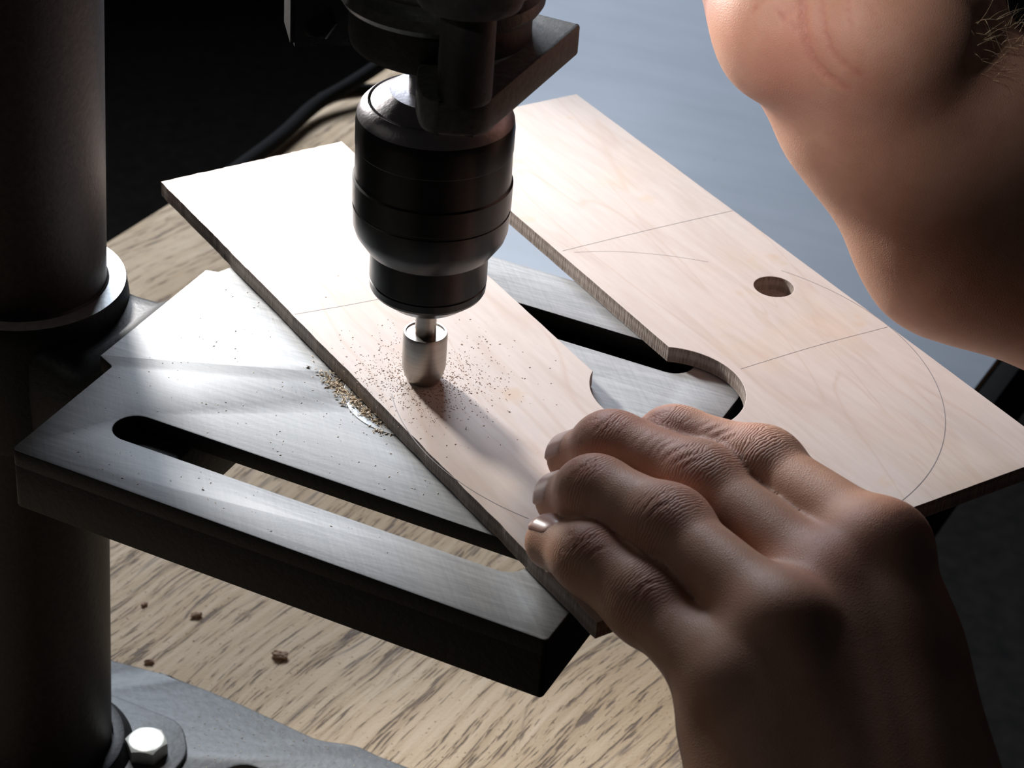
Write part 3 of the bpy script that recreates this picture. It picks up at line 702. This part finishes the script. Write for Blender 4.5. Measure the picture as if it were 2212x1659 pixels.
lh = finish('left_hand', vs_, qs_, person, [(f['J'], f['r'][1], sig(f)) for f in fg.values()] + [((mcp['middle'], wr['middle']), .03, ())], cr, rds, 3, .6)
lh['label'] = 'bare hand pressing the plywood'
def nail(J, r, width, length, hand, tiltv, back=.0062, lift=.00015):
    ax_ = unit(J[0] - J[1]); up_ = unit(np.array(tiltv, float) - ax_ * (ax_ @ np.array(tiltv, float))); sd = np.cross(ax_, up_)
    vs, fs = [], []; nu, nv = 14, 15
    tip = J[0] + ax_ * (r * .62)
    for i in range(nu):
        u = i / (nu - 1); s_ = tip - ax_ * (length * u)
        wv = width * (1 - .28 * (max(0, u - .70) / .30) ** 2.2) * (1 - .25 * (max(0, .22 - u) / .22) ** 2)
        for j in range(nv):
            a = (j / (nv - 1) * 2 - 1) * wv / r
            uu = u + (.10 * (1 - abs(j / (nv - 1) * 2 - 1) ** 2) if u > .6 else 0) * (u - .6) / .4
            s_ = tip - ax_ * (length * uu)
            rr = r + lift - .00045 * (max(0, u - .75) / .25) ** 2 - .0012 * (max(0, .25 - u) / .25) ** 1.5
            vs.append(s_ + (up_ * math.cos(a) + sd * math.sin(a)) * rr)
    m = len(vs)
    for i in range(nu):
        for j in range(nv): 
            a = (j / (nv - 1) * 2 - 1); vs.append(vs[i * nv + j] - up_ * .0009)
    for i in range(nu - 1):
        for j in range(nv - 1):
            a = i * nv + j; fs.append((a, a + 1, a + nv + 1, a + nv)); fs.append((m + a, m + a + nv, m + a + nv + 1, m + a + 1))
    for j in range(nv - 1):
        fs.append((j, m + j, m + j + 1, j + 1)); b = (nu - 1) * nv + j; fs.append((b, b + 1, m + b + 1, m + b))
    for i in range(nu - 1):
        fs.append((i * nv, (i + 1) * nv, m + (i + 1) * nv, m + i * nv)); b = i * nv + nv - 1; fs.append((b, m + b, m + b + nv, b + nv))
    return link('fingernail', mesh('fingernail', vs, fs), M_nail, hand, smooth=True)
nail(fg['little']['J'], .0071, .0047, .0098, lh, (-.30, .25, 1))
nail(fg['ring']['J'], .0075, .0052, .0105, lh, (-1, .35, .25))
nail(fg['middle']['J'], .0075, .0052, .0105, lh, (-1, .45, .25))
nail(fg['index']['J'], .0075, .0050, .0105, lh, (-1, .8, .3))

# ---- right hand and forearm, raised
B2 = Body((.02, .25, .15), (.40, .68, .53), .0016)
Pr = B2.new()
wrp = Q((1918, 195), .585); mid = Q((2150, 425), .592); elb = Q((2850, 610), .60)
perp = unit(np.cross(unit(mid - wrp), FW))        # across the forearm as seen
B2.cone(Pr, wrp + perp * .009, mid + perp * .012, .0195, .029, .010)
B2.cone(Pr, wrp - perp * .009 + FW * .003, mid - perp * .012, .0195, .029, .010)
B2.cone(Pr, mid + perp * .012, elb + perp * .012, .029, .044, .010)
B2.cone(Pr, mid - perp * .012, elb - perp * .012, .029, .044, .010)
hd = unit(-IY * .82 + FW * .57); lf = -IX; pn = unit(-FW * .82 - IY * .57)     # hand heading, thumb-less side, palm normal
fd2 = unit(elb - mid)
for s__ in (-.012, .012): B2.cone(Pr, elb + perp * s__, elb + perp * s__ + fd2 * .16, .044, .048, .01)
B2.ell(Pr, Q((1690, 40), .566), (.0155, .019, .019), None, .012)          # heel of the hand
B2.cone(Pr, Q((1700, 70), .568), Q((1700, 70), .568) + hd * .065 + lf * .020, .0165, .014, .012)
B2.cone(Pr, Q((1900, 72), .558), Q((1900, 72), .558) + hd * .050 - lf * .006, .0235, .0175, .010)     # ball of the thumb
B2.cone(Pr, Q((1992, 60), .582), Q((1992, 60), .582) + hd * .080, .0150, .0130, .010)
B2.cone(Pr, Q((1780, 95), .590), Q((1780, 95), .590) + hd * .085, .0185, .0150, .012)
B2.cone(Pr, wrp + FW * .002, Q((1830, 20), .582), .0240, .0210, .02)
B2.cone(Pr, wrp - lf * .006, Q((1960, 70), .578), .0240, .0200, .02)
hc0 = Q((1830, 60), .585) + hd * .082
B2.cone(Pr, hc0 + lf * .030, hc0 - lf * .026, .0120, .0125, .012)
Fr = B2.new()
for i, (x0, ln) in enumerate(((.032, .80), (.011, .95), (-.010, 1.), (-.030, .92))):
    J = [hc0 + lf * x0, hc0 + lf * x0 * 1.05 + hd * .045 * ln, hc0 + lf * x0 * 1.05 + (hd * .068 + pn * .010) * ln, hc0 + lf * x0 * 1.0 + (hd * .084 + pn * .026) * ln]
    G = B2.new()
    for a, b, ra, rb in ((J[0], J[1], .0098, .0090), (J[1], J[2], .0090, .0083), (J[2], J[3], .0083, .0072)): B2.cone(G, a, b, ra, rb, .003)
    Fr = smin(Fr, G, .001)
Gt = B2.new(); b0 = Q((1950, 40), .568); T = [b0, b0 + hd * .035 - lf * .022, b0 + hd * .068 - lf * .034, b0 + hd * .094 - lf * .036]
for a, b, ra, rb in ((T[0], T[1], .0165, .0120), (T[1], T[2], .0115, .0100), (T[2], T[3], .0100, .0078)): B2.cone(Gt, a, b, ra, rb, .004)
Pr = smin(Pr, Gt, .008)
H2 = smin(Pr, Fr, .006)
vs_, qs_ = nets(H2, B2.lo, B2.h)
z5 = lambda *p: zc(p, (1400, 0), 1.952)
cr2 = [(z5((650, -60), (655, 60), (665, 150), (700, 250), (770, 325), (860, 375)), 7, .0011), (z5((735, -30), (740, 90), (770, 190), (830, 265), (930, 330)), 5, .0007),
       (z5((430, 60), (480, 0), (520, -60)), 4, .0004), (z5((520, 20), (580, 80), (640, 130)), 4, .0004), (z5((545, 100), (600, 40), (640, -40)), 4, .0003), (z5((840, -20), (850, 80), (870, 150)), 4, .00025), (z5((910, 0), (960, 90), (980, 130)), 4, .00025)]
rd2 = [((1680, 170), 90, .8), ((1560, 60), 60, .35), ((1720, 60), 60, .5), ((1850, 200), 120, .4)]
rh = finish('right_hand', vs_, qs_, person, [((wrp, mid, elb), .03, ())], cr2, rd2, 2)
rh.data.materials[0] = M_palm
_c2 = np.empty(len(rh.data.vertices) * 3); rh.data.vertices.foreach_get('co', _c2); _c2 = _c2.reshape(-1, 3)
_pm = np.clip(((_c2 - wrp) @ unit(hd - IY * .5) - .004) / .022, 0, 1); _at = rh.data.attributes.new('palm', 'FLOAT', 'POINT'); _at.data.foreach_set('value', _pm.astype(np.float32))
rh['label'] = 'raised hand and forearm'
def hairs(n, name, parent):
    co_ = np.empty(len(rh.data.vertices) * 3); rh.data.vertices.foreach_get('co', co_); co_ = co_.reshape(-1, 3)
    no_ = np.empty(len(co_) * 3); rh.data.vertices.foreach_get('normal', no_); no_ = no_.reshape(-1, 3)
    px = PR(co_); wgt = (px[:, 0] > 2090) & (px[:, 0] < 2330) & (px[:, 1] < 130 + .9 * (px[:, 0] - 2080)) & (px[:, 1] > 40) & (np.sum(no_ * (CAM - co_), 1) > -.35 * np.linalg.norm(CAM - co_, axis=1))
    ids = rng.choice(np.nonzero(wgt)[0], n); vs, fs = [], []
    dirf = unit(wrp - elb)
    for i in ids:
        p = co_[i]; nn = no_[i]; d = unit(nn * .8 + dirf * rng.uniform(-.2, .9) + rng.normal(0, .45, 3)); c2 = unit(rng.normal(0, 1, 3)); Ln = rng.uniform(.004, .010); b = len(vs)
        s1 = unit(np.cross(d, c2)); s2 = np.cross(d, s1)
        for k in range(6):
            t = k / 5; q_ = p + d * Ln * t + c2 * Ln * .35 * t * t - np.array([0, 0, 1]) * Ln * .15 * t * t; rr = .00005 * (1 - .8 * t)
            vs += [q_ + s1 * rr, q_ - s1 * rr * .5 + s2 * rr * .87, q_ - s1 * rr * .5 - s2 * rr * .87]
        for k in range(5):
            for m in range(3): fs.append((b + k * 3 + m, b + k * 3 + (m + 1) % 3, b + k * 3 + 3 + (m + 1) % 3, b + k * 3 + 3 + m))
    o = link(name, mesh(name, vs, fs), M_hair, parent, smooth=True); o['kind'] = 'stuff'; return o
hairs(200, 'arm_hair', rh)

# ------------------------------------------------------------------ dust, shavings, chips
def flakes(name, pts, size, mat, label, cat, flat=.35, long=1.6):
    vs, fs = [], []
    for p in pts:
        s_ = size * rng.uniform(.5, 1.5); M3 = Matrix.Rotation(rng.uniform(0, 6.28), 3, 'Z') @ Matrix.Rotation(rng.normal(0, .5), 3, 'X'); b = len(vs)
        e = [Vector(v) for v in ((1, 0, 0), (-1, 0, 0), (0, .6, 0), (0, -.6, 0), (.1, 0, flat), (-.1, 0, -flat))]
        for v in e: v.x *= long * rng.uniform(.7, 1.3); vs.append(Vector(p) + M3 @ v * s_ + Vector((0, 0, s_ * flat * .8)))
        for a, c_, d in ((0, 2, 4), (2, 1, 4), (1, 3, 4), (3, 0, 4), (2, 0, 5), (1, 2, 5), (3, 1, 5), (0, 3, 5)): fs.append((b + a, b + c_, b + d))
    o = link(name, mesh(name, vs, fs), mat); return tag(o, label, cat, kind='stuff')
def onboard(p):
    p = np.array(p[:2]); a, b = bD - bA, bB - bA; u = (p - bA) @ a / (a @ a); v = (p - bA) @ b / (b @ b)
    return 0 < u < 1 and 0 < v < 1 and np.linalg.norm(p - oc) > orr + .001 and np.linalg.norm(p - hc) > .007
pts = []
for _ in range(1700):
    a = rng.uniform(0, 6.28); r_ = abs(rng.normal(0, .0105 if rng.random() < .8 else .02)) + .0055; p = AX + r_ * np.array([math.cos(a), math.sin(a)]) * (1, 1)
    if onboard(p) and (p - bA) @ (bB - bA) / np.linalg.norm(bB - bA) < .064: pts.append((*p, ZB))
flakes('sawdust', pts, .00016, M_chip, 'fine brown sawdust scattered around the bit on the plywood', 'sawdust')
pts = []
for _ in range(520):
    t = rng.normal(.5, .22); p = W((700 + 125 * t, 800 + 118 * t), ZT)[:2] + rng.normal(0, .0011, 2) - np.array([abs(rng.normal(0, .0016)), 0])
    pts.append((*p, ZT + (.0004 if rng.random() < .3 else 0)))
for _ in range(60): pts.append((*(W((825 + rng.normal(0, 12), 925 + rng.normal(0, 10)), ZT)[:2]), ZT))
flakes('wood_shavings', pts, .00030, M_dust, 'pale wood shavings piled on the table against the plywood edge', 'shavings', .5, 2.2)
pts = []
for _ in range(330):
    p = lu(rng.uniform(-310, -200), rng.uniform(392, 500))
    uu, vv = (p - AX) @ U * 1000 - 230.2, (p - AX) @ V * 1000 + 470.1
    if abs(vv - 414) < 8 and -300 < uu < -168: continue
    if onboard(p): continue
    pts.append((*p, ZT))
flakes('table_dust', pts, .00018, M_dust, 'tiny pale dust grains scattered over the grey slotted table', 'dust')
pts = [(*lu(rng.uniform(-335, -235), rng.uniform(478, 522)), .011) for _ in range(420)]
pts = [p for p in pts if not (abs(((np.array(p[:2]) - AX) @ V) * 1000 + 470.1 - 487.5) < 9.5 and ((np.array(p[:2]) - AX) @ U) * 1000 - 230.2 > -312)]
flakes('base_dust', pts, .00022, M_dust, 'pale dust grains scattered on the drill press base', 'dust')
pts = []
for _ in range(900):
    p = W((rng.uniform(240, 1480), rng.uniform(1190, 1659)), 0)[:2]; pts.append((*p, 0))
flakes('bench_dust', pts, .00022, M_chip, 'brown crumbs scattered on the oak bench below the table', 'crumbs')
def chip(p, s_, label, sc=(1.7, 1, .7), rot=.3):
    bm = bmesh.new(); bmesh.ops.create_icosphere(bm, subdivisions=3, radius=1)
    for v in bm.verts:
        n_ = mnoise.noise(v.co * 1.7 + Vector(p) * 900); v.co = v.co * (1 + .55 * n_ + .2 * mnoise.noise(v.co * 5)); v.co = Vector((v.co.x * sc[0], v.co.y * sc[1], v.co.z * sc[2])) * s_
    zmin = min(v.co.z for v in bm.verts)
    for v in bm.verts: v.co.z = max(v.co.z - zmin - s_ * .1, 0)
    me = bpy.data.meshes.new('wood_chip'); bm.to_mesh(me); bm.free()
    o = link('wood_chip', me, M_chip); o.location = p; o.rotation_euler = (0, 0, rot); tag(o, label, 'wood chip', 'wood chips on the bench'); return o
chip(W((604, 1420), 0), .0019, 'largest brown wood chip, alone on the oak bench', rot=-.1)
chip(W((425, 1332), 0), .0013, 'small pale crumb heap of a wood chip above the base')
chip(W((322, 1432), 0), .0011, 'small brown wood chip at the back edge of the base')
chip(W((312, 1308), 0), .0009, 'tiny dark wood chip near the column', rot=.9)
# cord behind the bench edge
cp = [W(p, z) for p, z in (((470, 395), .006), ((600, 300), .006), ((680, 228), .008), ((760, 180), .012), ((850, 120), .02), ((930, 60), .03))]
tag(tube('power_cord', spline(cp, 50), .0042, M_rubber), 'thick black cord lying along the back edge of the bench', 'cord')
cp = [W(p, z) for p, z in (((690, 210), .003), ((740, 197), .003), ((800, 190), .003), ((880, 200), .003))]
tag(tube('thin_cord', spline(cp, 30), .0026, M_rubber), 'thin black cord branching off behind the chuck', 'cord')
